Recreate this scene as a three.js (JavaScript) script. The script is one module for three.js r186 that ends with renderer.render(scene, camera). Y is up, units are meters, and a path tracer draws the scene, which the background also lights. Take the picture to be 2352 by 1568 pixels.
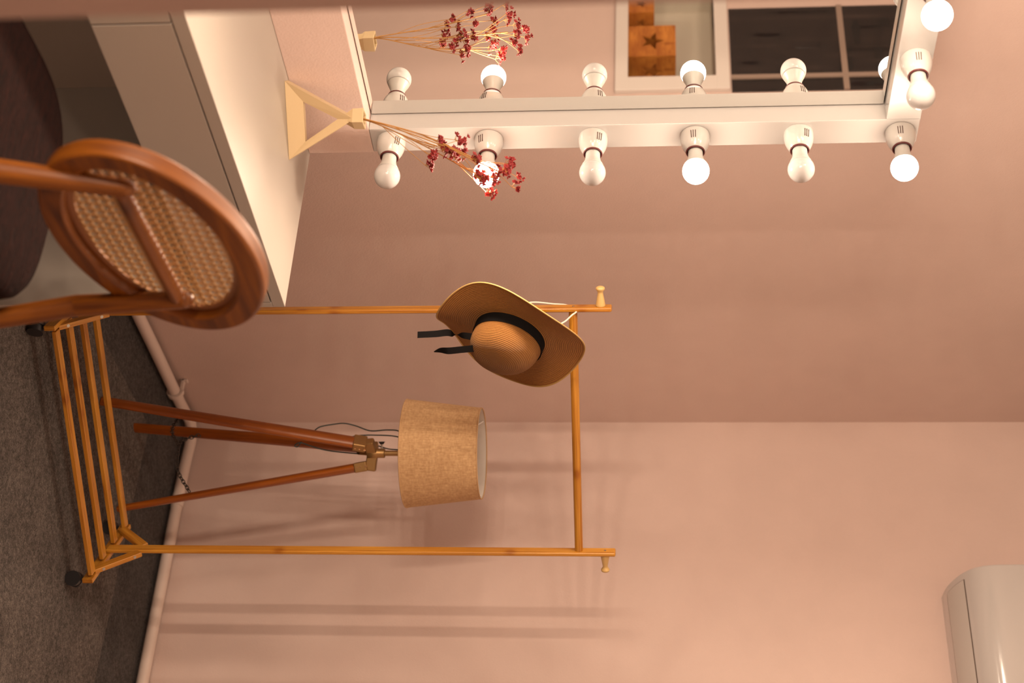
import * as THREE from 'three';
import { RoundedBoxGeometry } from 'three/addons/geometries/RoundedBoxGeometry.js';
import { mergeGeometries } from 'three/addons/utils/BufferGeometryUtils.js';

// ---------------------------------------------------------------- camera
// The photograph lies on its side: the scene's "up" points to the right of the picture.
const scene = new THREE.Scene();
scene.background = new THREE.Color(0x000000);
const camera = new THREE.PerspectiveCamera(2 * Math.atan(784 / 3482) * 180 / Math.PI, 1.5, 0.05, 30);
camera.filmGauge = 36;
camera.position.set(-4.25, 1.55, 2.615);
{
  const yaw = 34.674 * Math.PI / 180, pitch = 5.289 * Math.PI / 180, roll = -0.321 * Math.PI / 180;
  const fw = new THREE.Vector3(Math.cos(yaw) * Math.cos(pitch), -Math.sin(pitch), -Math.sin(yaw) * Math.cos(pitch));
  const r0 = new THREE.Vector3(Math.sin(yaw), 0, Math.cos(yaw)), u0 = new THREE.Vector3().crossVectors(r0, fw);
  const r = r0.clone().multiplyScalar(Math.cos(roll)).addScaledVector(u0, Math.sin(roll)), u = new THREE.Vector3().crossVectors(r, fw);
  camera.quaternion.setFromRotationMatrix(new THREE.Matrix4().makeBasis(u, r.clone().negate(), fw.clone().negate()));
}
camera.focus = 3.7;
camera.userData.fStop = 3.0;
const renderer = new THREE.WebGLRenderer({ antialias: true });
renderer.toneMapping = THREE.LinearToneMapping;
renderer.toneMappingExposure = 1.12;
renderer.shadowMap.enabled = true;
// lamps: every lit bulb carries its own point light (see makeBulb)
const BULB_POWER = 0.37, BULB_FORWARD = 2.4, SIDE_POWER = 0.2, SIDE_FORWARD = 1.9, LIGHT = new THREE.Color().setRGB(1, 0.78, 0.58);

// ---------------------------------------------------------------- helpers
const V = (x, y, z) => new THREE.Vector3(x, y, z);
let seed = 7;
const rnd = () => { seed = (seed * 1664525 + 1013904223) % 4294967296; return seed / 4294967296; };
const names = {};
const numbered = (n) => { const k = names[n] = (names[n] ?? -1) + 1; return k ? `${n}_${String(k).padStart(3, '0')}` : n; };
function thing(name, label, category, pos = [0, 0, 0], group) {
  const o = new THREE.Group(); o.name = numbered(name); o.position.set(...pos); o.userData = { label, category };
  if (group) o.userData.group = group;
  scene.add(o); return o;
}
function part(name, geo, mat, parent, label) {
  const m = new THREE.Mesh(geo, mat); m.name = name; m.castShadow = m.receiveShadow = true; parent.add(m);
  if (label) m.userData.label = label;
  return m;
}
function single(name, geo, mat, label, category, group) {
  const m = part(numbered(name), geo, mat, scene); m.userData = { label, category }; if (group) m.userData.group = group; return m;
}
function struct(name, geo, mat, label, category) {
  const m = part(name, geo, mat, scene); m.userData = { kind: 'structure', label, category }; return m;
}
// texture coordinates in metres from the position, by the way each face points
function uvm(g) {
  const p = g.attributes.position, n = g.attributes.normal, uv = new Float32Array(p.count * 2);
  for (let i = 0; i < p.count; i++) {
    const ax = Math.abs(n.getX(i)), ay = Math.abs(n.getY(i)), az = Math.abs(n.getZ(i));
    if (ax > ay && ax > az) { uv[2 * i] = p.getY(i); uv[2 * i + 1] = p.getZ(i); }
    else if (ay > az) { uv[2 * i] = p.getX(i); uv[2 * i + 1] = p.getZ(i); }
    else { uv[2 * i] = p.getX(i); uv[2 * i + 1] = p.getY(i); }
  }
  g.setAttribute('uv', new THREE.BufferAttribute(uv, 2)); return g;
}
const flat = (g) => { const h = g.index ? g.toNonIndexed() : g; return h; };
const merge = (list) => mergeGeometries(list.map(flat), false);
// box from corner to corner
function bx(x0, x1, y0, y1, z0, z1, r = 0) {
  const g = r ? new RoundedBoxGeometry(x1 - x0, y1 - y0, z1 - z0, 2, r) : new THREE.BoxGeometry(x1 - x0, y1 - y0, z1 - z0);
  uvm(g); g.translate((x0 + x1) / 2, (y0 + y1) / 2, (z0 + z1) / 2); return g;
}
// straight member from a to b: width w along side, depth d along the other
function beam(a, b, w, d, side, r = 0.002) {
  const L = a.distanceTo(b), x = b.clone().sub(a).normalize();
  const z = new THREE.Vector3().crossVectors(x, side).normalize(), y = new THREE.Vector3().crossVectors(z, x);
  const g = r ? new RoundedBoxGeometry(L, w, d, 2, r) : new THREE.BoxGeometry(L, w, d); uvm(g);
  const o = rnd() * 3; const uv = g.attributes.uv; for (let i = 0; i < uv.count; i++) uv.setXY(i, uv.getX(i) + o, uv.getY(i) + o * 0.7);
  const c = a.clone().add(b).multiplyScalar(0.5);
  g.applyMatrix4(new THREE.Matrix4().makeBasis(x, y, z).setPosition(c)); return g;
}
// round or oval bar between two points, radii at both ends; uv runs along the bar
function bar(a, b, ra, rb, seg = 20, side = null, flatten = 1) {
  const L = a.distanceTo(b), g = new THREE.CylinderGeometry(rb, ra, L, seg, 1);
  const uv = g.attributes.uv, o = rnd() * 3; for (let i = 0; i < uv.count; i++) uv.setXY(i, uv.getY(i) * L + o, uv.getX(i) * 6.28 * ra + o);
  const y = b.clone().sub(a).normalize(), s = side ?? (Math.abs(y.y) > 0.9 ? V(1, 0, 0) : V(0, 1, 0));
  const z = new THREE.Vector3().crossVectors(s, y).normalize(), x = new THREE.Vector3().crossVectors(y, z);
  g.scale(1, 1, flatten);
  g.applyMatrix4(new THREE.Matrix4().makeBasis(x, y, z).setPosition(a.clone().add(b).multiplyScalar(0.5))); return g;
}
const tube = (pts, r, n = 40, seg = 8) => new THREE.TubeGeometry(new THREE.CatmullRomCurve3(pts), n, r, seg, false);
const lathe = (pts, seg = 32) => new THREE.LatheGeometry(pts.map((p) => new THREE.Vector2(p[0], p[1])), seg);
const toZ = (g) => g.rotateX(Math.PI / 2);           // lathe axis y -> +z

// ---------------------------------------------------------------- textures
function noiseTex(w, h, f, srgb, rx = 1, ry = 1) {
  const d = new Uint8Array(w * h * 4);
  for (let y = 0; y < h; y++) for (let x = 0; x < w; x++) { const c = f(x / w, y / h, x, y), i = 4 * (y * w + x); d[i] = c[0]; d[i + 1] = c[1]; d[i + 2] = c[2]; d[i + 3] = 255; }
  const t = new THREE.DataTexture(d, w, h); t.wrapS = t.wrapT = THREE.RepeatWrapping; t.magFilter = THREE.LinearFilter; t.minFilter = THREE.LinearMipmapLinearFilter; t.generateMipmaps = true;
  if (srgb) t.colorSpace = THREE.SRGBColorSpace; t.repeat.set(rx, ry); t.needsUpdate = true; return t;
}
// smooth tiling value noise
function lattice(n, m) { const a = new Float32Array(n * m); for (let i = 0; i < a.length; i++) a[i] = rnd(); return (u, v) => {
  const x = ((u % 1) + 1) % 1 * n, y = ((v % 1) + 1) % 1 * m, i = Math.floor(x) % n, j = Math.floor(y) % m, s = x - Math.floor(x), t = y - Math.floor(y), I = (i + 1) % n, J = (j + 1) % m;
  const f = s * s * (3 - 2 * s), g = t * t * (3 - 2 * t);
  return (a[j * n + i] * (1 - f) + a[j * n + I] * f) * (1 - g) + (a[J * n + i] * (1 - f) + a[J * n + I] * f) * g; }; }
const mix = (a, b, t) => a.map((v, i) => v + (b[i] - v) * t);
function woodTex(light, dark, knots, across, repU, repV) {
  const grain = lattice(6, across), fine = lattice(16, across * 4), slow = lattice(4, 5);
  const ks = Array.from({ length: knots }, () => [rnd(), rnd(), 0.012 + rnd() * 0.02, 0.05 + rnd() * 0.06]);
  return noiseTex(1024, 256, (u, v) => {
    let t = 0.45 * grain(u, v) + 0.3 * fine(u, v) + 0.35 * slow(u, v) - 0.1;
    for (const [a, b, ra, rb] of ks) { const q = ((u - a) / ra) ** 2 + ((v - b) / rb) ** 2; t += 0.55 * Math.exp(-q); }
    return mix(light, dark, Math.max(0, Math.min(1, t)));
  }, true, repU, repV);
}
const cloud = lattice(9, 9), cloud2 = lattice(40, 40);
const speck = lattice(256, 256);
const wallTex = noiseTex(512, 512, (u, v) => { const t = 246 + 6 * cloud(u, v) + 3 * cloud2(u, v); return [t, t, t]; }, true, 0.5, 0.5);
const wallBump = noiseTex(512, 512, (u, v) => { const t = 90 * cloud2(u, v) + 120 * speck(u, v); return [t, t, t]; }, false, 1.4, 1.4);
const pile = lattice(512, 512), pile2 = lattice(90, 90);
const carpetTex = noiseTex(1024, 1024, (u, v) => { const t = 150 + 70 * (pile(u, v) - 0.5) + 60 * (speck(u, v) - 0.5) + 50 * (pile2(u, v) - 0.5) + 30 * (cloud(u, v) - 0.5); return [t * 1.02, t, t * 0.97]; }, true, 1.25, 1.25);
const carpetBump = noiseTex(512, 512, (u, v) => { const t = 255 * (0.6 * speck(u, v) + 0.4 * pile(u, v)); return [t, t, t]; }, false, 2.5, 2.5);
const furA = lattice(160, 24), furB = lattice(300, 60);
const furTex = noiseTex(1024, 1024, (u, v) => { const t = 0.55 * furA(u, v) + 0.45 * furB(u, v); return mix([15, 6, 5], [42, 19, 15], t); }, true, 2.2, 2.2);
const furBump = noiseTex(512, 512, (u, v) => { const t = 255 * (0.5 * furA(u, v) + 0.5 * furB(u, v)); return [t, t, t]; }, false, 2.2, 2.2);
const weaveS = lattice(200, 200), slub = lattice(60, 300), slub2 = lattice(300, 60);
const linenTex = noiseTex(1024, 1024, (u, v) => {
  let t = 0.5 + 0.35 * (slub(u, v) - 0.5) + 0.35 * (slub2(u, v) - 0.5) + 0.25 * (weaveS(u, v) - 0.5);
  if (weaveS(u * 1.37 + 0.2, v * 0.83) > 0.93) t -= 0.5;
  return mix([166, 128, 88], [214, 178, 134], Math.max(0, Math.min(1, t)));
}, true, 2, 1);

const foldA = lattice(5, 22), foldB = lattice(18, 7);
const foilBump = noiseTex(512, 512, (u, v) => { const t = 255 * (0.6 * foldA(u + 0.4 * v, v) + 0.4 * foldB(u, v + 0.3 * u)); return [t, t, t]; }, false, 1.5, 1.5);   // creased dark foil behind the panes

// ---------------------------------------------------------------- materials
const std = (o) => new THREE.MeshStandardMaterial(o), phys = (o) => new THREE.MeshPhysicalMaterial(o);
const rgb = (r, g, b) => new THREE.Color().setRGB(r, g, b);
const M = {
  wall: std({ color: rgb(0.68, 0.52, 0.465), map: wallTex, roughness: 0.75, bumpMap: wallBump, bumpScale: 0.0006 }),
  dimWall: std({ color: rgb(0.46, 0.33, 0.285), map: wallTex, roughness: 0.7 }),  // wall pink darkened: the partition end's weak light is put into its colour
  ceiling: std({ color: rgb(0.7, 0.66, 0.62), roughness: 0.9 }),
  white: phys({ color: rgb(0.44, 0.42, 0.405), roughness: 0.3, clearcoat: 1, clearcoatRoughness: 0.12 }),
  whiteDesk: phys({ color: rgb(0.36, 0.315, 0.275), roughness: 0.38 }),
  porcelain: phys({ color: rgb(0.5, 0.475, 0.45), roughness: 0.2, clearcoat: 0.7, clearcoatRoughness: 0.06 }),
  bulbPlastic: phys({ color: rgb(0.5, 0.485, 0.46), roughness: 0.35 }),
  bulbOff: phys({ color: rgb(0.52, 0.505, 0.5), roughness: 0.12, clearcoat: 0.5, clearcoatRoughness: 0.05 }),
  bulbOn: std({ color: rgb(0.9, 0.88, 0.85), roughness: 0.3, emissive: rgb(1, 0.93, 0.82), emissiveIntensity: 9 }),
  ringRed: std({ color: rgb(0.09, 0.012, 0.012), roughness: 0.5 }),
  dark: std({ color: rgb(0.035, 0.025, 0.02), roughness: 0.7 }),
  slot: std({ color: rgb(0.07, 0.035, 0.028), roughness: 0.8 }),
  mirror: std({ color: rgb(0.86, 0.86, 0.84), metalness: 1, roughness: 0.012 }),
  bamboo: phys({ map: woodTex([214, 156, 60], [146, 84, 14], 5, 40, 1.6, 8), roughness: 0.36, clearcoat: 0.25, clearcoatRoughness: 0.2 }),
  beech: phys({ color: rgb(0.62, 0.4, 0.15), roughness: 0.35, clearcoat: 0.3, clearcoatRoughness: 0.15 }),
  teak: phys({ map: woodTex([168, 90, 6], [104, 46, 2], 3, 30, 1.6, 6), roughness: 0.42, clearcoat: 0.25, clearcoatRoughness: 0.3 }),
  chairWood: phys({ map: woodTex([160, 94, 16], [76, 34, 3], 4, 24, 1.3, 5), roughness: 0.42, clearcoat: 0.15, clearcoatRoughness: 0.16 }),
  cane: std({ color: rgb(0.46, 0.24, 0.075), roughness: 0.55 }),
  spline: std({ color: rgb(0.33, 0.15, 0.075), roughness: 0.4 }),
  seat: phys({ specularIntensity: 0.2, map: furTex, bumpMap: furBump, bumpScale: 0.004, roughness: 0.95 }),
  carpetDark: std({ color: rgb(0.14, 0.13, 0.135), map: carpetTex, bumpMap: carpetBump, bumpScale: 0.002, roughness: 1 }),
  carpet: std({ color: rgb(0.26, 0.23, 0.222), map: carpetTex, bumpMap: carpetBump, bumpScale: 0.003, roughness: 1 }),
  pipe: std({ color: rgb(0.66, 0.54, 0.48), roughness: 0.5 }),
  rubber: std({ color: rgb(0.018, 0.017, 0.019), roughness: 0.45 }),
  steel: std({ color: rgb(0.5, 0.47, 0.42), metalness: 1, roughness: 0.35 }),
  brass: std({ color: rgb(0.36, 0.215, 0.085), metalness: 0.75, roughness: 0.42 }),
  brassBright: std({ color: rgb(0.8, 0.52, 0.28), metalness: 1, roughness: 0.25 }),
  linen: phys({ map: linenTex, roughness: 0.95 }),
  liner: std({ color: rgb(0.7, 0.64, 0.58), roughness: 0.8 }),
  cord: std({ color: rgb(0.008, 0.02, 0.017), roughness: 0.4 }),
  ribbon: phys({ color: rgb(0.006, 0.005, 0.005), roughness: 0.85, specularIntensity: 0.15, side: THREE.DoubleSide }),
  elastic: std({ color: rgb(0.78, 0.68, 0.58), roughness: 0.8 }),
  vase: phys({ color: rgb(0.56, 0.42, 0.24), roughness: 0.42, clearcoat: 0.2, clearcoatRoughness: 0.2 }),
  stem: std({ color: rgb(0.42, 0.2, 0.05), roughness: 0.7 }),
  petal: phys({ color: rgb(0.27, 0.012, 0.012), roughness: 0.7, side: THREE.DoubleSide, transmission: 0.15, thickness: 0 }),
  acBody: phys({ color: rgb(0.5, 0.475, 0.46), roughness: 0.12, clearcoat: 0.8, clearcoatRoughness: 0.02 }),
  acFlap: phys({ color: rgb(0.52, 0.49, 0.46), roughness: 0.35 }),
  acSlot: std({ color: rgb(0.16, 0.12, 0.1), roughness: 0.7 }),
  blackGlass: phys({ color: rgb(0.01, 0.009, 0.01), roughness: 0.12, bumpMap: foilBump, bumpScale: 0.012 }),
  muntin: std({ color: rgb(0.3, 0.22, 0.18), roughness: 0.6 }),
  frameWhite: std({ color: rgb(0.72, 0.66, 0.62), roughness: 0.45 }),
  nicheBack: std({ color: rgb(0.62, 0.56, 0.47), roughness: 0.6 }),
  lanternWood: std({ map: woodTex([214, 142, 62], [140, 74, 22], 4, 14, 3, 3), roughness: 0.6 }),
};
{ // straw: stitched braid rows, row direction along v (metres of profile length)
  const w = 8, h = 256, rows = (v) => (v * 32) % 1;
  M.strawBump = noiseTex(512, 1024, (u, v) => { const s = rows(v); const t = 255 * (0.25 + 0.6 * Math.pow(Math.sin(Math.PI * s), 0.6) + 0.15 * Math.sin(u * 512 * 0.9 + (s > 0.5 ? 1.6 : 0)) * (s > 0.12 && s < 0.88 ? 1 : 0)); const c = Math.max(0, Math.min(255, t)); return [c, c, c]; }, false, 8, 6.8);
  const fib = lattice(300, 200);
  const strawTex = noiseTex(512, 1024, (u, v) => { const s = rows(v); const t = 0.75 * fib(u, v) + (s < 0.2 ? 0.55 : 0); return mix([192, 130, 56], [124, 74, 22], Math.max(0, Math.min(1, t))); }, true, 8, 6.8);
  M.straw = std({ map: strawTex, bumpMap: M.strawBump, bumpScale: 0.0035, roughness: 0.7, side: THREE.DoubleSide });
  M.strawEdge = std({ color: rgb(0.42, 0.25, 0.08), roughness: 0.7 });
}

// ---------------------------------------------------------------- room
const XL = -5.0, ZF = 4.0, H = 2.95;
struct('floor', bx(XL, 0.35, -0.1, 0, -0.1, ZF), M.carpetDark, 'dark grey carpet floor showing as a strip along the walls', 'floor');
struct('ceiling', bx(XL - 0.1, 0.35, H, H + 0.1, -0.1, ZF + 0.1), M.ceiling, 'plain pale ceiling above the pink room', 'ceiling');
struct('wall_back', bx(XL, 0, 0, H, -0.1, 0), M.wall, 'dusty pink painted wall behind the mirror and the hat', 'wall');
const NY0 = 1.46, NY1 = 1.80, NZ0 = 1.968, NZ1 = 2.62;
struct('wall_right', merge([bx(0, 0.12, 0, H, -0.1, NZ0), bx(0, 0.12, 0, H, NZ1, ZF), bx(0, 0.12, 0, NY0, NZ0, NZ1), bx(0, 0.12, NY1, H, NZ0, NZ1)]), M.wall, 'dusty pink painted wall behind the floor lamp, under the air conditioner', 'wall');
struct('wall_front', bx(XL, 0.12, 0, H, ZF, ZF + 0.1), M.wall, 'pink wall on the far side of the room behind the viewer', 'wall');
struct('wall_far_left', bx(XL - 0.1, XL, 0, H, -0.1, ZF + 0.1), M.wall, 'pink wall closing the room at its left end', 'wall');
struct('wall_partition', bx(-3.7, -3.234, 0, H, 1.42, 1.519, 0.003), M.dimWall, 'end of a pink partition wall, blurred along the edge of the picture', 'wall');
single('carpet', bx(-4.9, -0.362, 0, 0.005, 0.236, 3.8, 0.002), M.carpet, 'grey-brown carpet lying inside the darker border strip', 'carpet');

// heating pipe along the foot of both walls
{
  const g = thing('skirting_pipe', 'pale painted pipe running round the corner at the foot of the pink walls', 'pipe');
  const pr = 0.0185, zy = 0.046, xx = -0.046, y = 0.026;
  const c = [V(-1.6, y, zy), V(-1.0, y, zy), V(-0.5, y, zy), V(-0.14, y, zy)];
  for (let k = 0; k <= 8; k++) { const a = k / 8 * Math.PI / 2, R = 0.055; c.push(V(xx - R + R * Math.sin(a), y + 0.004, zy + R - R * Math.cos(a))); }
  c.push(V(xx, y, 0.2), V(xx, y, 0.6), V(xx, y, 1.2), V(xx, y, 3.9));
  part('pipe', new THREE.TubeGeometry(new THREE.CatmullRomCurve3(c, false, 'centripetal'), 160, pr, 16, false), M.pipe, g);
  part('coupling', bar(V(xx, y, 0.30), V(xx, y, 0.345), 0.0205, 0.0205, 20), M.pipe, g);
  const cs = new THREE.Shape(); cs.absarc(0, 0, 0.0265, -1.9, 2.2, false); cs.absarc(0, 0, 0.0192, 2.2, -1.9, true); cs.closePath();   // open ring round the pipe, in the plane across it
  const clip = new THREE.ExtrudeGeometry(cs, { depth: 0.016, bevelEnabled: false, curveSegments: 24 }); clip.rotateY(-Math.PI / 2); clip.translate(-0.254, y, zy);
  part('clip', clip, M.pipe, g);
  part('clip_tab', merge([bx(-0.270, -0.254, y + 0.014, y + 0.024, 0, zy - 0.012, 0.002), bx(-0.270, -0.254, y + 0.012, y + 0.034, 0, 0.008, 0.002)]), M.pipe, g);
}

// ---------------------------------------------------------------- dressing table
const ZP = 0.258, DX1 = -1.615, DX0 = -3.199, DZ = 0.697;
{
  const d = thing('dressing_table', 'white built-in dressing table with flush drawer fronts below the lit mirror', 'table', [0, 0, 0]);
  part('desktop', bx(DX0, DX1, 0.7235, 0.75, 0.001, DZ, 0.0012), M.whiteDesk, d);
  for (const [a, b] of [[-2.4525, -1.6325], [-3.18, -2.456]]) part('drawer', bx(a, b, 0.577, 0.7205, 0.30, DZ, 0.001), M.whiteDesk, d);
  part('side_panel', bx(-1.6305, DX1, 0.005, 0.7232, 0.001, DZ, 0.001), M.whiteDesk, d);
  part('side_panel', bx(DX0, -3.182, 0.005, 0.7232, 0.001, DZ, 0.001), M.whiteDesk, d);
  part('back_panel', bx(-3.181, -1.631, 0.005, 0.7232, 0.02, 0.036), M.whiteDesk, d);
}

// ---------------------------------------------------------------- mirror with lamp frame
const MX0 = -2.6, MX1 = -1.626, IX0 = -2.526, IX1 = -1.702, IY0 = 0.906, IY1 = 2.071, MY1 = 2.146, ZG = 0.213;
{
  const m = thing('vanity_mirror', 'large wall mirror in a deep white lamp frame standing on the dressing table', 'mirror');
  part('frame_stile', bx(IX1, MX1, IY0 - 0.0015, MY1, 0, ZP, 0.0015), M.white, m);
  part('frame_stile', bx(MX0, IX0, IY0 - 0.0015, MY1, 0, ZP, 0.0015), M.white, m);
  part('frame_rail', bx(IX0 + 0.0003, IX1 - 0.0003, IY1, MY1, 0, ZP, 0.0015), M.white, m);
  part('lower_panel', bx(MX0, MX1 + 0.003, 0.75, IY0 - 0.002, 0, ZP, 0.002), M.wall, m, 'pink panel below the mirror');
  part('backing', bx(IX0, IX1, IY0 - 0.002, IY1, 0, 0.204), M.dark, m);
  part('mirror_glass', bx(IX0 + 0.004, IX1 - 0.0035, IY0 + 0.001, IY1 - 0.003, 0.2045, ZG), M.mirror, m, 'silvered glass reflecting lamps, flowers and the opposite wall');
}
// lamp holder and bulb, built along +z from the board they sit on
const holderGeo = toZ(lathe([[0.0, 0.0], [0.0325, 0.0], [0.0335, 0.002], [0.0335, 0.010], [0.0332, 0.0105], [0.0334, 0.011], [0.0328, 0.02], [0.031, 0.029], [0.0282, 0.037], [0.0245, 0.044], [0.0215, 0.0485], [0.0203, 0.0495], [0.0188, 0.0488], [0.0182, 0.046], [0.0182, 0.03], [0, 0.03]], 40));
const ringGeo = toZ(lathe([[0.0175, 0.042], [0.0210, 0.0484], [0.0218, 0.0502], [0.0216, 0.0522], [0.0200, 0.0530], [0.0188, 0.0522], [0.0174, 0.046]], 36));
const slotGeo = new THREE.BoxGeometry(0.0019, 0.0012, 0.019);
const neckGeo = toZ(lathe([[0, 0.034], [0.0163, 0.034], [0.0165, 0.056], [0.0168, 0.066], [0.0185, 0.074], [0.0222, 0.083], [0.0252, 0.0895], [0.0256, 0.091], [0.024, 0.092], [0, 0.092]], 36));
const globePts = []; globePts.push([0, 0.0925], [0.024, 0.0925]);
for (let k = 0; k <= 18; k++) { const a = -0.53 + k / 18 * (Math.PI / 2 + 0.53); globePts.push([0.030 * Math.cos(a), 0.107 + 0.030 * Math.sin(a)]); }
globePts[globePts.length - 1][0] = 0;
const globeGeo = toZ(lathe(globePts, 36));
function makeLamp(pos, turn, on, slotTurn, labelHolder, labelBulb, groupH, groupB, power = BULB_POWER, forward = BULB_FORWARD) {
  const h = thing('lamp_holder', labelHolder, 'lamp holder', pos, groupH);
  part('holder_body', holderGeo, M.porcelain, h); part('rim_ring', ringGeo, M.ringRed, h);
  for (let k = -1; k <= 1; k++) {
    const a = Math.PI - slotTurn + k * 0.15;             // seen from the left side of the lamp
    const s = part('vent_slot', slotGeo, M.slot, h); s.position.set(0.0321 * Math.cos(a), 0.0321 * Math.sin(a), 0.0225);
    s.rotation.z = a - Math.PI / 2; s.rotation.order = 'ZXY'; s.rotation.x = 0.17;
  }
  const b = thing('light_bulb', labelBulb, 'bulb', pos, groupB);
  part('bulb_neck', neckGeo, M.bulbPlastic, b);
  part('bulb_globe', globeGeo, on ? M.bulbOn : M.bulbOff, b, on ? 'glowing white globe' : 'unlit milky white globe');
  h.rotation.y = b.rotation.y = turn;
  if (on) { const L = new THREE.PointLight(LIGHT, power, 0, 2); L.position.set(0, 0, 0.104); L.castShadow = true; L.shadow.radius = 1.4; b.add(L); L.name = 'bulb_light';
    // LED bulbs throw most of their light forward, away from the opaque neck
    const S = new THREE.SpotLight(LIGHT, forward, 0, Math.PI / 2 - 0.01, 1, 2); S.position.set(0, 0, 0.112); S.target.position.set(0, 0, 1); S.castShadow = true; S.shadow.radius = 1.4; b.add(S, S.target); S.name = 'bulb_forward_light'; S.target.name = 'bulb_light_target'; }
}
const LX = -1.661;
{
  const col = [[0.951, 0, 0.65, 'lowest', 'just above the pink panel'], [1.178, 1, -0.5, 'second from bottom', 'behind the red flowers'], [1.418, 0, 0.5, 'third from bottom', 'above the red flowers'],
    [1.649, 1, -0.15, 'fourth from bottom', 'between two unlit bulbs'], [1.881, 0, 0.5, 'fifth from bottom', 'below the lit corner bulb'], [2.106, 1, -0.15, 'topmost', 'at the frame corner']];
  for (const [y, on, t, ord, near] of col) makeLamp([LX, y, ZP - 0.0008], 0, on, t, `white lamp holder, ${ord} in the column on the mirror's right stile`, `${on ? 'lit' : 'unlit'} round bulb ${near}, ${ord} on the right stile`, 'lamp holders round the mirror', 'bulbs round the mirror');
  makeLamp([-1.887, 2.110, ZP - 0.0008], 0, 0, 0, 'white lamp holder on the top rail, next to the corner holder', 'unlit round bulb on the top rail, next to the lit corner bulb', 'lamp holders round the mirror', 'bulbs round the mirror');
  makeLamp([-2.112, 2.110, ZP - 0.0008], 0, 1, 0, 'white lamp holder on the top rail, cut off by the edge of the picture', 'lit round bulb on the top rail, cut by the edge of the picture', 'lamp holders round the mirror', 'bulbs round the mirror');
  const HL = "white lamp holder in the part of the mirror frame left of the picture", BL = "round bulb in the part of the mirror frame left of the picture";
  makeLamp([-2.337, 2.110, ZP - 0.0008], 0, 0, 0, HL, 'unlit ' + BL, 'lamp holders round the mirror', 'bulbs round the mirror');
  for (const [y, on] of [[0.951, 0], [1.178, 1], [1.418, 0], [1.649, 1], [1.881, 0], [2.106, 1]]) makeLamp([-2.563, y, ZP - 0.0008], 0, on, 0, HL, (on ? 'lit ' : 'unlit ') + BL, 'lamp holders round the mirror', 'bulbs round the mirror');
}
// a second, narrower lamp mirror on the wall at the viewer's left: its two columns of bulbs throw the two soft shadows
// of the rack post on the right wall and glint on the lamp holders
{
  const zc = 1.332, m = thing('side_mirror', 'second lamp mirror on the far left wall, outside the picture', 'mirror', [XL, 0, zc]);
  for (const s of [-1, 1]) part('frame_stile', bx(0.001, 0.035, 0.85, 2.2, s * 0.232 - 0.04, s * 0.232 + 0.04, 0.002), M.white, m);
  for (const y of [0.85, 2.12]) part('frame_rail', bx(0.001, 0.035, y, y + 0.08, -0.1915, 0.1915, 0.002), M.white, m);
  part('mirror_glass', bx(0.002, 0.02, 0.931, 2.119, -0.191, 0.191), M.mirror, m);
  for (const s of [-1, 1]) for (let k = 0; k < 5; k++) makeLamp([XL + 0.0342, 1.0 + k * 0.24, zc + s * 0.232], Math.PI / 2, 1, 0, 'white lamp holder of the second mirror, outside the picture', 'lit round bulb of the second mirror, outside the picture', 'lamp holders of the side mirror', 'bulbs of the side mirror', SIDE_POWER, SIDE_FORWARD);
}

// ---------------------------------------------------------------- vase and dried flowers
const NECK = V(-1.822, 0.92, 0.332);
{
  const o = V(-1.881, 0.7505, 0.274), e = V(0.126, 0, 0.118).normalize(), n = new THREE.Vector3().crossVectors(e, V(0, 1, 0)).normalize();
  const g = thing('bud_vase', 'cream ceramic bud vase shaped as an open triangle, standing on the dressing table', 'vase', [o.x, o.y, o.z]);
  g.quaternion.setFromRotationMatrix(new THREE.Matrix4().makeBasis(e, V(0, 1, 0), n));
  // triangle frame whose faces slope towards the opening
  const O = [[0, 0], [0.1725, 0], [0.086, 0.150]], I = [[0.047, 0.037], [0.134, 0.037], [0.086, 0.112]], to = 0.017, ti = 0.008, pos = [];
  const q = (a, b, c, d) => pos.push(...a, ...b, ...c, ...a, ...c, ...d);
  for (let k = 0; k < 3; k++) { const j = (k + 1) % 3, A = O[k], B = O[j], a = I[k], b = I[j];
    q([...A, to], [...B, to], [...b, ti], [...a, ti]); q([...B, -to], [...A, -to], [...a, -ti], [...b, -ti]);
    q([...B, to], [...A, to], [...A, -to], [...B, -to]); q([...a, ti], [...b, ti], [...b, -ti], [...a, -ti]); }
  const tri = new THREE.BufferGeometry(); tri.setAttribute('position', new THREE.Float32BufferAttribute(pos, 3)); tri.computeVertexNormals();
  part('triangle_frame', tri, M.vase, g);
  const neck = lathe([[0.0, 0.126], [0.010, 0.126], [0.0235, 0.146], [0.0245, 0.169], [0.0235, 0.1705], [0.0205, 0.1705], [0.0195, 0.169], [0.018, 0.15], [0, 0.148]], 4);
  neck.rotateY(0.25); part('neck', flat(neck).clone(), M.vase, g).position.set(0.0865, 0, 0); g.children[1].geometry.deleteAttribute('normal'); g.children[1].geometry.computeVertexNormals();
}
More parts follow.
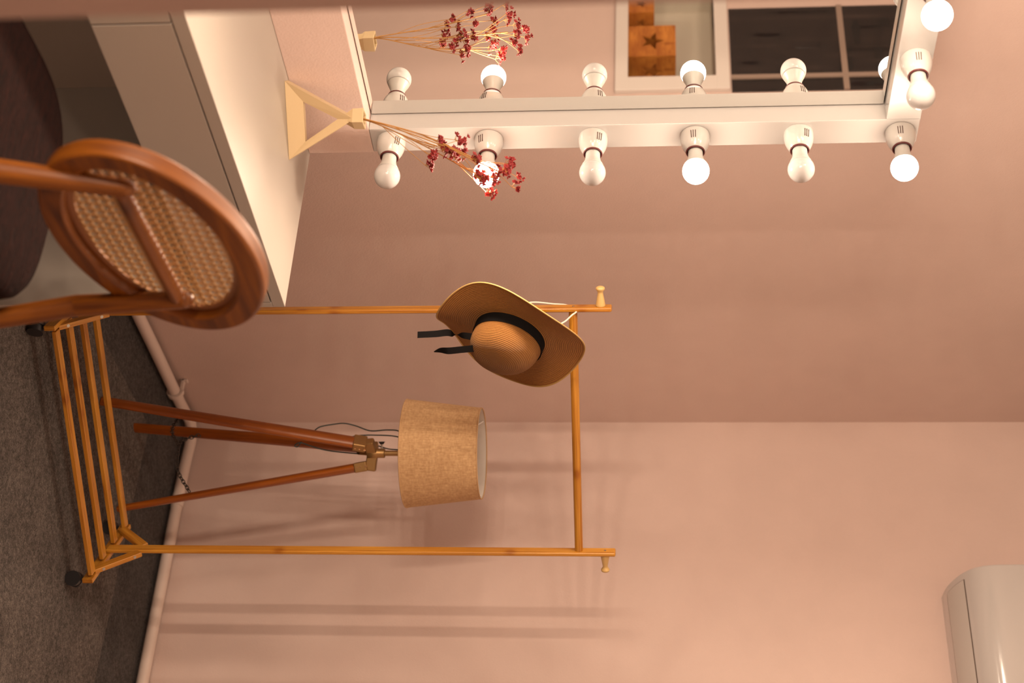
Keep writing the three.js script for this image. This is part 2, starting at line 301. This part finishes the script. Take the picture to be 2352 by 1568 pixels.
{
  const P = [[-1.815,1.085,0.401],[-1.829,1.128,0.411],[-1.808,1.166,0.450],[-1.801,1.170,0.445],[-1.783,1.204,0.478],[-1.780,1.217,0.456],[-1.757,1.205,0.456],[-1.756,1.174,0.456],[-1.785,1.136,0.412],[-1.790,1.097,0.402],[-1.779,1.071,0.409],[-1.769,1.063,0.400],[-1.740,1.052,0.404],[-1.770,1.090,0.385],[-1.776,1.103,0.391],[-1.759,1.113,0.389],[-1.758,1.083,0.365],[-1.735,1.104,0.367],[-1.740,1.115,0.372],[-1.785,1.133,0.371],[-1.736,1.162,0.423],[-1.739,1.169,0.441],[-1.720,1.174,0.425],[-1.709,1.166,0.416],[-1.685,1.188,0.434],[-1.758,1.228,0.438],[-1.727,1.246,0.459],[-1.749,1.229,0.413],[-1.727,1.254,0.429],[-1.727,1.222,0.411],[-1.723,1.239,0.390],[-1.667,1.179,0.419],[-1.694,1.192,0.401]].map((p) => V(...p));
  const stems = [
    { end: V(-1.795, 1.175, 0.438), label: 'sprig of dried red flowers leaning left of the other two sprigs' },
    { end: V(-1.745, 1.215, 0.428), label: 'tallest sprig of dried red flowers, in the middle of the vase' },
    { end: V(-1.715, 1.150, 0.402), label: 'sprig of dried red flowers reaching in front of the lit bulb' }];
  const petal = (() => { const s = new THREE.SphereGeometry(0.0031, 6, 4, 0, Math.PI * 2, 0, Math.PI * 0.55); s.scale(0.8, 0.55, 1.25); return s; })();
  for (const [si, s] of stems.entries()) {
    const g = thing('dried_flower_sprig', s.label, 'flower', NECK.toArray(), 'dried flowers in the triangle vase');
    const root = V((si - 1) * 0.004, -0.03, (si - 1) * 0.004), end = s.end.clone().sub(NECK);
    const mid = end.clone().multiplyScalar(0.5).add(V((si - 1) * 0.004, 0.004, -0.006));
    const curve = new THREE.CatmullRomCurve3([root, V((si - 1) * 0.002, 0.004, 0.008), mid, end]);
    part('stem', new THREE.TubeGeometry(curve, 30, 0.0013, 6), M.stem, g);
    const mine = P.filter((p) => { const d = stems.map((t) => t.end.distanceTo(p)); return d.indexOf(Math.min(...d)) === si; });
    for (const w of mine) {
      const p = w.clone().sub(NECK), t = Math.max(0.45, Math.min(0.95, (p.y - 0.048) / end.y)), a = curve.getPoint(t), tan = curve.getTangent(t);
      const m2 = a.clone().lerp(p, 0.45).add(V((rnd() - 0.5) * 0.012, (rnd() - 0.2) * 0.012, (rnd() - 0.5) * 0.012));
      const br = [new THREE.TubeGeometry(new THREE.CatmullRomCurve3([a, m2, p]), 10, 0.0007, 5)], fl = [];
      const n = 7 + Math.floor(rnd() * 3);
      for (let k = 0; k < n; k++) {
        const dir = V(rnd() - 0.5, rnd() * 0.7 + 0.1, rnd() - 0.5).normalize(), tip = p.clone().addScaledVector(dir, 0.006 + rnd() * 0.012);
        br.push(new THREE.TubeGeometry(new THREE.CatmullRomCurve3([p.clone(), p.clone().lerp(tip, 0.5).add(V((rnd() - 0.5) * 0.003, 0, (rnd() - 0.5) * 0.003)), tip]), 4, 0.0005, 4));
        const qd = new THREE.Quaternion().setFromUnitVectors(V(0, 1, 0), dir.clone().add(V((rnd() - 0.5) * 0.9, 0, (rnd() - 0.5) * 0.9)).normalize());
        for (let j = 0; j < 5; j++) { const q = petal.clone(); q.rotateX(-0.7); q.translate(0, 0.0014, 0.0031); q.rotateY(j * 1.2566 + rnd() * 0.4); q.applyQuaternion(qd); q.translate(tip.x, tip.y, tip.z); fl.push(q); }
      }
      const b = part('branch', merge(br), M.stem, g); part('blossom', merge(fl), M.petal, b);
    }
  }
}

// ---------------------------------------------------------------- rolling clothes rack
const RE = V(0.818, 0, 0.575).normalize(), RN = V(0.575, 0, -0.818);       // along the rack, and from front to back
const PR = V(-0.629, 0, 0.790), PL = V(-1.187, 0, 0.397), UP = V(0, 1, 0);
{
  const g = thing('clothes_rack', 'bamboo clothes rack on black castors with a slatted shoe shelf', 'rack', [0, 0.0052, 0]);
  const at = (p, a, y, b) => p.clone().addScaledVector(RE, a).addScaledVector(RN, b).setY(y);
  for (const [p, s] of [[PL, -1], [PR, 1]]) {
    part('post', beam(at(p, 0, 0.06, 0), at(p, 0, 1.445, 0), 0.012, 0.032, RE, 0.0045), M.bamboo, g);
    part('base_bar', beam(at(p, s * 0.012, 0.0595, -0.158), at(p, s * 0.012, 0.0595, 0.158), 0.029, 0.013, UP, 0.002), M.bamboo, g);
    for (const k of [-1, 1]) {
      const br = part('brace', beam(at(p, s * 0.002, 0.062, k * 0.118), at(p, s * 0.002, 0.158, k * 0.018), 0.013, 0.026, RE, 0.002), M.bamboo, g);
      for (const t of [0.18, 0.84]) { const c = at(p, s * 0.002, 0.062 + 0.096 * t, k * (0.118 - 0.1 * t)), nn = V(0, 0.1, 0).addScaledVector(RN, k * 0.096).normalize(); part('screw', bar(c.clone().addScaledVector(nn, 0.0125), c.clone().addScaledVector(nn, 0.0136), 0.0042, 0.0042, 12), M.steel, br); }
    }
    const peg = lathe([[0, -0.002], [0.0122, -0.002], [0.0122, 0.003], [0.0108, 0.012], [0.0085, 0.024], [0.0068, 0.0335], [0.0072, 0.038], [0.0105, 0.0425], [0.0115, 0.0455], [0.0105, 0.049], [0.006, 0.0515], [0, 0.052]], 28);
    peg.applyQuaternion(new THREE.Quaternion().setFromUnitVectors(UP, RE.clone().multiplyScalar(s)));
    const c = at(p, s * 0.006, 1.417, 0); peg.translate(c.x, c.y, c.z); part('peg', peg, M.beech, g);
    const sc = at(p, -0.0058, s < 0 ? 1.349 : 1.4175, -0.001); part('screw', bar(sc, sc.clone().addScaledVector(RE, -0.0012), 0.003, 0.003, 12), M.steel, g);
    for (const k of [-1, 1]) {
      const w = at(p, s * 0.012, 0.0205, k * 0.146), ax = RE.clone().multiplyScalar(0.6).addScaledVector(RN, 0.8 * (s > 0 ? 1 : -0.9)).normalize();
      const ca = part('castor', merge([bar(w.clone().addScaledVector(ax, -0.016), w.clone().addScaledVector(ax, -0.003), 0.0205, 0.0205, 28), bar(w.clone().addScaledVector(ax, 0.003), w.clone().addScaledVector(ax, 0.016), 0.0205, 0.0205, 28), bar(w.clone().addScaledVector(ax, -0.0035), w.clone().addScaledVector(ax, 0.0035), 0.017, 0.017, 20)]), M.rubber, g);
      part('castor_stem', bar(w.clone().setY(0.03), w.clone().setY(0.047), 0.006, 0.006, 12), M.rubber, ca);
    }
  }
  part('hanging_rail', bar(at(PL, 0.004, 1.348, 0), at(PR, -0.004, 1.348, 0), 0.0108, 0.0108, 24), M.bamboo, g);
  for (const k of [-0.137, -0.050, 0.043, 0.134]) part('shelf_slat', beam(at(PL, 0.0, 0.066, k), at(PR, 0.0, 0.066, k), 0.012, 0.026, UP, 0.002), M.bamboo, g);
}

// ---------------------------------------------------------------- straw hat
{
  const e1 = V(0.2835, 0.9232, 0.2595), e2 = V(-0.9590, 0.2743, 0.0718), ax = V(-0.0049, -0.2692, 0.9631);
  const g = thing('straw_hat', 'wide-brimmed tan straw hat with black ribbon, hanging from the clothes rack', 'hat', [-1.2288, 1.2039, 0.5072]);
  g.quaternion.setFromRotationMatrix(new THREE.Matrix4().makeBasis(e1, e2, ax)); g.updateMatrixWorld(true);
  const R = 0.184, RB = 0.087, HC = 0.106;
  const EC = [-0.0051, -0.0049, -0.0172, 0.0001, 0.0032, -0.0043, -0.0051, 0.0011, 0.0006, 0.0007, -0.0004, 0.0002], edge = (t) => { let h = 0; for (let k = 0; k < 6; k++) h += EC[2 * k] * Math.cos((k + 2) * t) + EC[2 * k + 1] * Math.sin((k + 2) * t); return h; };   // the brim's waves
  // profile: s = metres from the crown's centre
  const crown = []; for (let k = 0; k <= 30; k++) { const a = k / 30 * Math.PI / 2; crown.push([RB * 0.985 * Math.pow(Math.sin(a), 0.78), HC * (0.18 + 0.82 * Math.pow(Math.cos(a), 0.72))]); }
  crown.push([RB * 0.995, HC * 0.1], [RB, 0.006]);
  const N = 160, prof = crown.map((c) => ({ r: c[0], h: c[1], s: 0 })); for (let k = 1; k <= 24; k++) prof.push({ r: RB + (R - RB) * k / 24, h: 0.006 * Math.pow(1 - k / 24, 2), s: k / 24 });
  let len = 0; prof.forEach((p, i) => { if (i) len += Math.hypot(p.r - prof[i - 1].r, p.h - prof[i - 1].h); p.len = len; });
  const point = (p, t, off = 0) => { const f = 1 - p.s * p.s * (3 - 2 * p.s); const lean = Math.max(0, p.h - 0.03) / HC; return V(p.r * Math.cos(t) - 0.013 * lean, p.r * Math.sin(t) + 0.013 * f + 0.013 * lean, p.h + edge(t) * Math.pow(p.s, 1.6) + off); };
  const pos = [], uv = [], idx = [];
  prof.forEach((p) => { for (let j = 0; j <= N; j++) { const t = j / N * 2 * Math.PI; pos.push(...point(p, t).toArray()); uv.push(j / N, p.len); } });
  for (let i = 0; i < prof.length - 1; i++) for (let j = 0; j < N; j++) { const a = i * (N + 1) + j, b = a + N + 1; idx.push(a, b, a + 1, a + 1, b, b + 1); }
  const geo = new THREE.BufferGeometry(); geo.setAttribute('position', new THREE.Float32BufferAttribute(pos, 3)); geo.setAttribute('uv', new THREE.Float32BufferAttribute(uv, 2)); geo.setIndex(idx); geo.computeVertexNormals();
  part('straw_body', geo, M.straw, g);
  const last = prof[prof.length - 1], rim = []; for (let j = 0; j < 120; j++) rim.push(point(last, j / 120 * 2 * Math.PI, 0.0));
  part('brim_edge', new THREE.TubeGeometry(new THREE.CatmullRomCurve3(rim, true), 200, 0.0019, 8, true), M.strawEdge, g);
  // ribbon band and its two tails
  const band = []; for (const [r, h] of [[RB + 0.0012, 0.0065], [RB + 0.0022, 0.0075], [RB + 0.0014, 0.0305], [RB + 0.0004, 0.0315]]) band.push([r, h]);
  const bg = toZ(lathe(band, 90)); bg.scale(1, 1, 1); bg.translate(0, 0.013, 0);
  const rb = part('ribbon_band', bg, M.ribbon, g, 'black ribbon round the crown');
  const loc = (w) => g.worldToLocal(V(...w));
  const cr = V(0.568, -0.006, 0.823), cf = V(0.819, -0.092, -0.566);
  const strip = (pts, width, twist) => {
    const c = new THREE.CatmullRomCurve3(pts.map((p) => V(...p))), n = 40, ps = [], id = [];
    for (let i = 0; i <= n; i++) { const t = i / n, p = c.getPoint(t), a = twist(t), w = width(t) / 2, d = cr.clone().multiplyScalar(Math.cos(a)).addScaledVector(cf, Math.sin(a));
      ps.push(...g.worldToLocal(p.clone().addScaledVector(d, -w)).toArray(), ...g.worldToLocal(p.clone().addScaledVector(d, w)).toArray()); }
    for (let i = 0; i < n; i++) { const a = 2 * i; id.push(a, a + 1, a + 2, a + 1, a + 3, a + 2); }
    const s = new THREE.BufferGeometry(); s.setAttribute('position', new THREE.Float32BufferAttribute(ps, 3)); s.setIndex(id); s.computeVertexNormals(); return s; };
  part('ribbon_tail', strip([[-1.268,1.12,0.538],[-1.281,1.093,0.542],[-1.286,1.075,0.543],[-1.289,1.062,0.540],[-1.290,1.031,0.544],[-1.288,0.987,0.545]], () => 0.0165, (t) => 1.2 * Math.exp(-(((t - 0.33) / 0.12) ** 2)) + 0.35 * Math.sin(5 * t)), M.ribbon, g);
  part('ribbon_tail', strip([[-1.268,1.135,0.570],[-1.275,1.121,0.577],[-1.284,1.096,0.586],[-1.285,1.065,0.590],[-1.283,1.044,0.587],[-1.284,1.030,0.592]], () => 0.0165, (t) => 0.2 + 1.25 * Math.max(0, (t - 0.6) / 0.4)), M.ribbon, g);
  const knot = new THREE.SphereGeometry(0.008, 14, 10); knot.scale(0.8, 1.2, 1.1); const kp = loc([-1.268, 1.122, 0.545]); knot.translate(kp.x, kp.y, kp.z); part('ribbon_knot', knot, M.ribbon, g);
  part('chin_elastic', tube([[-1.218,1.323,0.468],[-1.202,1.338,0.445],[-1.204,1.352,0.430],[-1.192,1.362,0.411],[-1.172,1.356,0.386],[-1.174,1.335,0.377],[-1.178,1.302,0.376],[-1.187,1.254,0.377],[-1.209,1.223,0.400]].map(loc), 0.0022, 60, 8), M.elastic, g, 'cream elastic string looped round the rail');
}

// ---------------------------------------------------------------- tripod floor lamp
{
  const A = V(-0.553, 0, 0.443), g = thing('floor_lamp', 'tripod floor lamp with wooden legs and a beige linen drum shade', 'floor lamp', [0, 0, 0]);
  const feet = [V(-0.755, 0, 0.392), V(-0.474, 0, 0.309), V(-0.464, 0, 0.578)];
  const hubY = 0.752, chainTop = [];
  for (const f of feet) {
    const dir = f.clone().sub(A).setY(0).normalize(), tan = new THREE.Vector3().crossVectors(dir, UP).normalize();
    const top = A.clone().addScaledVector(dir, 0.036).setY(0.735), foot = f.clone().setY(0.0055), along = foot.clone().sub(top).normalize();
    const leg = part('leg', bar(foot, top, 0.0155, 0.0205, 24, tan, 0.66), M.teak, g);
    const s1 = top.clone().addScaledVector(along, 0.034), s0 = top.clone().addScaledVector(along, -0.004);
    part('leg_bracket', beam(s1, s0, 0.043, 0.0285, tan, 0.004), M.brass, leg);
    part('hinge_lug', beam(A.clone().addScaledVector(dir, 0.006).setY(hubY), A.clone().addScaledVector(dir, 0.05).setY(hubY - 0.006), 0.03, 0.024, UP, 0.004), M.brass, g);
    for (const t of [-0.002, 0.013, 0.025]) { const c = top.clone().addScaledVector(along, t), r = t < 0 ? 0.0035 : 0.0022; for (const sd of [-1, 1]) part('rivet', bar(c.clone().addScaledVector(tan, sd * 0.02), c.clone().addScaledVector(tan, sd * 0.0232), r, r, 10), M.brassBright, leg); }
    chainTop.push(top.clone().lerp(foot, 0.71).addScaledVector(dir, -0.012));
  }
  part('hub', merge([lathe([[0, 0.738], [0.018, 0.738], [0.018, 0.764], [0.0135, 0.768], [0.0135, 0.786], [0.012, 0.788], [0, 0.788]], 28).translate(A.x, 0, A.z)]), M.brass, g);
  part('stem_pole', bar(A.clone().setY(0.78), A.clone().setY(0.93), 0.0078, 0.0078, 20), M.brass, g);
  { const kn = V(-0.568, 0, -0.823).multiplyScalar(1), c = A.clone().setY(0.779), a = c.clone().addScaledVector(kn, 0.012), b = c.clone().addScaledVector(kn, 0.026), e = c.clone().addScaledVector(kn, 0.033);
    const k = part('clamp_screw', bar(a, b, 0.0026, 0.0026, 12), M.steel, g); part('knob', bar(b, e, 0.005, 0.0098, 20), M.rubber, k); }
  // chains meeting between the legs
  const mid = V(-0.54, 0.175, 0.41), link = new THREE.TorusGeometry(0.0052, 0.0014, 6, 12); link.scale(1, 1.45, 1);
  for (const c of chainTop) { const cu = new THREE.CatmullRomCurve3([c, c.clone().lerp(mid, 0.5).add(V(0, -0.02, 0)), mid]), n = Math.round(cu.getLength() / 0.0108), L = [];
    for (let i = 0; i < n; i++) { const p = cu.getPointAt((i + 0.5) / n), t = cu.getTangentAt((i + 0.5) / n), q = link.clone(); q.rotateY(i % 2 ? 1.57 : 0); q.applyQuaternion(new THREE.Quaternion().setFromUnitVectors(UP, t)); q.translate(p.x, p.y, p.z); L.push(q); }
    part('chain', merge(L), M.dark, g); }
  // shade: outer linen, pale lining, rims, wire spider
  const y0 = 0.853, y1 = 1.066, r0 = 0.1545, r1 = 0.1295;
  const outer = lathe([[r0, y0], [r1, y1]], 64); { const u = outer.attributes.uv; for (let i = 0; i < u.count; i++) u.setXY(i, u.getX(i) * 0.9, u.getY(i) * 0.22); }
  const sh = part('lamp_shade', merge([outer]).translate(A.x, 0, A.z), M.linen, g, 'beige speckled linen shade'); M.linen.side = THREE.DoubleSide;
  part('shade_lining', lathe([[r0 - 0.0018, y0 + 0.001], [r1 - 0.0018, y1 - 0.001]], 64).translate(A.x, 0, A.z), M.liner, sh); M.liner.side = THREE.DoubleSide;
  for (const [y, r] of [[y0, r0], [y1, r1]]) { const t = new THREE.TorusGeometry(r - 0.0006, 0.0019, 8, 72); t.rotateX(Math.PI / 2); t.translate(A.x, y, A.z); part('shade_rim', t, M.linen, sh); }
  const wires = []; for (let k = 0; k < 3; k++) { const a = 0.75 + k * 2.094; wires.push(tube([A.clone().setY(0.93), A.clone().setY(0.955).add(V(Math.cos(a) * 0.03, 0, Math.sin(a) * 0.03)), A.clone().setY(y1 - 0.006).add(V(Math.cos(a) * (r1 - 0.003), 0, Math.sin(a) * (r1 - 0.003)))], 0.0018, 20, 6)); }
  part('shade_spider', merge(wires), M.frameWhite, g);
  part('bulb_socket', lathe([[0, 0.9], [0.014, 0.9], [0.017, 0.905], [0.017, 0.945], [0.014, 0.95], [0, 0.95]], 20).translate(A.x, 0, A.z), M.porcelain, g);
  const cords = [[[-0.574,0.559,0.394],[-0.561,0.574,0.374],[-0.550,0.588,0.353],[-0.543,0.624,0.340],[-0.542,0.655,0.336],[-0.536,0.687,0.340],[-0.532,0.733,0.355],[-0.538,0.785,0.356],[-0.550,0.823,0.368],[-0.545,0.87,0.400]],
    [[-0.543,0.674,0.384],[-0.535,0.703,0.373],[-0.532,0.747,0.370],[-0.540,0.822,0.382],[-0.536,0.87,0.41]], [[-0.513,0.733,0.382],[-0.517,0.748,0.392],[-0.516,0.786,0.406],[-0.525,0.819,0.415],[-0.535,0.86,0.425]],
    [[-0.614,0.557,0.441],[-0.607,0.546,0.454],[-0.609,0.538,0.452],[-0.613,0.546,0.446],[-0.612,0.557,0.444],[-0.595,0.589,0.447],[-0.578,0.624,0.448],[-0.543,0.680,0.436],[-0.522,0.713,0.427]]];
  for (const c of cords) part('power_cord', tube(c.map((p) => V(...p)), 0.0019, 60, 8), M.cord, g);
}

// ---------------------------------------------------------------- round-backed cane chair
{
  const phi = -5.07 * Math.PI / 180, tilt = 10 * Math.PI / 180;
  const g = thing('cane_chair', 'wooden chair with an oval cane backrest and a brown plush seat', 'chair', [-2.4553, 0.009, 1.1871]); g.rotation.y = -phi;   // local x: across, +z: towards the back
  const cy = 0.7752, cs = Math.cos(tilt), sn = Math.sin(tilt);
  const P = (s, t, n) => V(s, cy + t * cs - n * sn, t * sn + n * cs);       // on the backrest's own plane
  const basis = new THREE.Matrix4().makeBasis(V(1, 0, 0), V(0, cs, sn), V(0, -sn, cs)).setPosition(0, cy, 0);
  // ring
  const A = 0.245, B = 0.172, a = 0.207, b = 0.131, sh = new THREE.Shape(); sh.absellipse(0, 0, A - 0.006, B - 0.006, 0, Math.PI * 2);
  const ho = new THREE.Path(); ho.absellipse(0, -0.002, a + 0.004, b + 0.004, 0, Math.PI * 2); sh.holes.push(ho);
  const ring = new THREE.ExtrudeGeometry(sh, { depth: 0.020, bevelEnabled: true, bevelThickness: 0.005, bevelSize: 0.006, bevelSegments: 4, curveSegments: 72 }); ring.translate(0, 0, -0.014);
  ring.applyMatrix4(basis); part('back_ring', ring, M.chairWood, g);
  // spline and cane webbing
  const spl = new THREE.Shape(); spl.absellipse(0, -0.002, a, b, 0, Math.PI * 2); const sh2 = new THREE.Path(); sh2.absellipse(0, -0.002, a - 0.013, b - 0.013, 0, Math.PI * 2); spl.holes.push(sh2);
  const sg = new THREE.ExtrudeGeometry(spl, { depth: 0.004, bevelEnabled: false, curveSegments: 60 }); sg.translate(0, 0, -0.010); sg.applyMatrix4(basis); part('cane_spline', sg, M.spline, g);
  const strands = [], ca = a - 0.008, cb = b - 0.008;
  const strand = (dx, dy, off, w, z) => { const nx = -dy, ny = dx, px = nx * off, py = ny * off;       // clip the line to the ellipse
    const qa = (dx / ca) ** 2 + (dy / cb) ** 2, qb = 2 * (px * dx / ca ** 2 + py * dy / cb ** 2), qc = (px / ca) ** 2 + (py / cb) ** 2 - 1, D = qb * qb - 4 * qa * qc; if (D <= 0) return;
    const t0 = (-qb - Math.sqrt(D)) / (2 * qa), t1 = (-qb + Math.sqrt(D)) / (2 * qa); if (t1 - t0 < 0.01) return;
    const bb = new THREE.BoxGeometry(t1 - t0, w, 0.0011); bb.rotateZ(Math.atan2(dy, dx)); bb.translate(px + dx * (t0 + t1) / 2, py + dy * (t0 + t1) / 2 - 0.002, z); strands.push(bb); };
  const sp = 0.0165, q = Math.SQRT1_2;
  for (let k = -20; k <= 20; k++) for (const d of [-0.0011, 0.0011]) { strand(1, 0, k * sp + d, 0.0014, -0.0085); strand(0, 1, k * sp + d, 0.0014, -0.0075); }
  for (let k = -28; k <= 28; k++) { strand(q, q, (k + 0.5) * sp * q, 0.0015, -0.0065); strand(q, -q, (k + 0.5) * sp * q, 0.0015, -0.0095); }
  const cg = mergeGeometries(strands, false); cg.applyMatrix4(basis); const cp = part('cane_webbing', cg, M.cane, g, 'woven tan cane'); cp.userData.kind = 'stuff';
  // cross bar and the two rear posts that run down into the legs
  part('cross_bar', bar(P(-0.168, -0.006, 0.006), P(0.168, -0.006, 0.006), 0.0125, 0.0125, 20), M.chairWood, g);
  for (const s of [-1, 1]) {
    part('rear_leg', merge([bar(P(s * 0.157, 0.004, 0.004), P(s * 0.192, -0.19, 0.027), 0.015, 0.0185, 22), bar(P(s * 0.192, -0.19, 0.027), V(s * 0.232, 0.0, 0.07), 0.0185, 0.0135, 22), new THREE.SphereGeometry(0.0186, 18, 12).translate(...P(s * 0.192, -0.19, 0.027).toArray()), new THREE.SphereGeometry(0.0152, 18, 12).translate(...P(s * 0.157, 0.004, 0.004).toArray())]), M.chairWood, g);
    part('front_leg', bar(V(s * 0.215, 0, -0.41), V(s * 0.185, 0.42, -0.36), 0.0125, 0.019, 22), M.chairWood, g);
    part('side_rail', beam(V(s * 0.19, 0.40, -0.37), V(s * 0.195, 0.41, -0.02), 0.05, 0.022, UP, 0.004), M.chairWood, g);
  }
  part('front_rail', beam(V(-0.18, 0.40, -0.365), V(0.18, 0.40, -0.365), 0.05, 0.022, UP, 0.004), M.chairWood, g);
  part('rear_rail', beam(V(-0.195, 0.41, -0.02), V(0.195, 0.41, -0.02), 0.05, 0.022, UP, 0.004), M.chairWood, g);
  // seat: soft squarish cushion
  const se = (t, r) => { const c = Math.cos(t), s2 = Math.sin(t), e = 2 / 3.2; return [r * Math.sign(c) * Math.pow(Math.abs(c), e), r * Math.sign(s2) * Math.pow(Math.abs(s2), e)]; };
  const rows = [[0, 0.43], [0.93, 0.43], [0.985, 0.442], [1, 0.46], [0.99, 0.478], [0.955, 0.49], [0.88, 0.498], [0.7, 0.503], [0.4, 0.506], [0, 0.507]], N = 96, ps = [], uv = [], id = [];
  for (const [r, y] of rows) for (let j = 0; j <= N; j++) { const [x, z] = se(j / N * Math.PI * 2, r); ps.push(x * 0.228, y, -0.205 + z * 0.232); uv.push(x * 0.228, z * 0.232); }
  for (let i = 0; i < rows.length - 1; i++) for (let j = 0; j < N; j++) { const k = i * (N + 1) + j, m = k + N + 1; id.push(k, m, k + 1, k + 1, m, m + 1); }
  const seat = new THREE.BufferGeometry(); seat.setAttribute('position', new THREE.Float32BufferAttribute(ps, 3)); seat.setAttribute('uv', new THREE.Float32BufferAttribute(uv, 2)); seat.setIndex(id); seat.computeVertexNormals();
  part('seat', seat, M.seat, g, 'dark brown plush seat');
}

// ---------------------------------------------------------------- air conditioner
{
  const g = thing('air_conditioner', 'white wall-mounted air conditioner with a glossy rounded front', 'air conditioner', [0, 0, 0]);
  const z0 = 0.612, z1 = 1.47, top = 2.72;
  const prof = [[0, 2.41], [0.03, 2.411], [0.07, 2.415], [0.11, 2.425], [0.15, 2.441], [0.18, 2.460], [0.199, 2.483], [0.209, 2.51], [0.214, 2.55], [0.215, 2.62], [0.21, 2.68], [0.195, 2.708], [0.17, top], [0, top]];
  const s = new THREE.Shape(); s.moveTo(...prof[0]); s.splineThru(prof.slice(1, 12).map((p) => new THREE.Vector2(...p))); s.lineTo(...prof[12]); s.lineTo(0, top); s.closePath();
  const body = new THREE.ExtrudeGeometry(s, { depth: z1 - z0 - 0.008, bevelEnabled: true, bevelThickness: 0.004, bevelSize: 0.003, bevelSegments: 3, curveSegments: 40 });
  body.applyMatrix4(new THREE.Matrix4().set(-1, 0, 0, -0.003, 0, 1, 0, 0, 0, 0, 1, z0 + 0.004, 0, 0, 0, 1));
  const ix = flat(body), p = ix.attributes.position; // mirrored in x: turn the faces back
  for (let i = 0; i < p.count; i += 3) for (const at of Object.values(ix.attributes)) { for (let c = 0; c < at.itemSize; c++) { const A = at.array, a = (i + 1) * at.itemSize + c, b = (i + 2) * at.itemSize + c, t = A[a]; A[a] = A[b]; A[b] = t; } }
  ix.computeVertexNormals(); part('body', ix, M.acBody, g);
  const curve = new THREE.SplineCurve(prof.slice(0, 12).map((q) => new THREE.Vector2(...q)));
  const strip = (t0, t1, za, zb, off) => { const n = 14, ps = [], id = []; for (let i = 0; i <= n; i++) { const t = t0 + (t1 - t0) * i / n, c = curve.getPoint(t), d = curve.getTangent(t); const x = -(c.x + d.y * off + 0.003), y = c.y - d.x * off - 0.0; ps.push(x, y - 0.0028, za, x, y - 0.0028, zb); }
    for (let i = 0; i < n; i++) { const a = 2 * i; id.push(a, a + 1, a + 2, a + 1, a + 3, a + 2); } const q = new THREE.BufferGeometry(); q.setAttribute('position', new THREE.Float32BufferAttribute(ps, 3)); q.setIndex(id); q.computeVertexNormals(); return q; };
  M.acFlap.side = M.acSlot.side = THREE.DoubleSide;
  part('outlet_gap', strip(0.165, 0.40, z0 + 0.022, z1 - 0.022, 0.0012), M.acSlot, g);
  part('air_flap', strip(0.175, 0.392, z0 + 0.0235, z1 - 0.0235, 0.0022), M.acFlap, g);
}

// ---------------------------------------------------------------- seen in the mirror: lantern niche and dark window on the right wall
{
  const n = struct('window_1', bx(0.27, 0.285, NY0 - 0.02, NY1 + 0.02, NZ0 - 0.02, NZ1 + 0.02), M.nicheBack, 'white-framed display niche with wooden lanterns, seen in the mirror', 'niche');
  part('niche_lining', merge([bx(0.0, 0.27, NY0 - 0.015, NY0, NZ0, NZ1), bx(0.0, 0.27, NY1, NY1 + 0.015, NZ0, NZ1), bx(0.0, 0.27, NY0, NY1, NZ0 - 0.015, NZ0), bx(0.0, 0.27, NY0, NY1, NZ1, NZ1 + 0.015)]), M.nicheBack, n);
  const fw = 0.068, fd = -0.022;
  part('frame', merge([bx(fd, 0, NY0 - 0.048, NY0 + 0.002, NZ0 - fw, NZ1 + fw, 0.003), bx(fd, 0, NY1 - 0.002, NY1 + 0.05, NZ0 - fw, NZ1 + fw, 0.003), bx(fd, 0, NY0, NY1, NZ0 - fw, NZ0 + 0.002, 0.003), bx(fd, 0, NY0, NY1, NZ1 - 0.002, NZ1 + fw, 0.003)]), M.frameWhite, n);
  const w = struct('window_2', bx(-0.004, 0, 1.857, 2.72, 1.895, 2.347), M.blackGlass, 'dark window with thin bars above the niche, seen in the mirror', 'window');
  part('bar', bx(-0.012, -0.004, 1.857, 2.72, 1.958, 1.978), M.muntin, w);
  for (const [a, b] of [[1.895, 1.9575], [1.9785, 2.347]]) part('bar', bx(-0.012, -0.004, 2.276, 2.298, a, b), M.muntin, w);
  const star = (cx, cy, r) => { const p = new THREE.Path(); for (let k = 0; k < 10; k++) { const a = Math.PI / 2 + k * Math.PI / 5, q = k % 2 ? r * 0.42 : r; p[k ? 'lineTo' : 'moveTo'](cx + q * Math.cos(a), cy + q * Math.sin(a)); } p.closePath(); return p; };
  const lantern = (label, z0, s, h, x0) => {
    const g = thing('wooden_lantern', label, 'lantern', [x0, NY0, z0], 'wooden star lanterns in the niche'), T = 0.009;
    const face = (w) => { const sh = new THREE.Shape(); sh.moveTo(0, 0); sh.lineTo(w, 0); sh.lineTo(w, h); sh.lineTo(0, h); sh.closePath(); sh.holes.push(star(w / 2, h * 0.5, h * 0.27)); return uvm(new THREE.ExtrudeGeometry(sh, { depth: T, bevelEnabled: false })); };
    const f1 = face(s); f1.rotateY(-Math.PI / 2); f1.translate(T, 0, 0); part('front_board', f1, M.lanternWood, g);
    const f2 = face(s - T); f2.translate(T, 0, 0); part('side_board', f2, M.lanternWood, g);
    part('back_board', bx(s - T, s, 0, h, T, s), M.lanternWood, g); part('side_board', bx(T, s - T, 0, h, s - T, s), M.lanternWood, g);
    part('base_board', bx(T, s - T, 0, T, T, s - T), M.lanternWood, g);
  };
  lantern('larger wooden box lantern with a star cut-out, seen in the mirror', 2.115, 0.168, 0.188, 0.015);
  lantern('smaller wooden box lantern with a star cut-out, at the edge of the mirror view', 2.36, 0.11, 0.105, 0.015);
}
renderer.render(scene, camera);
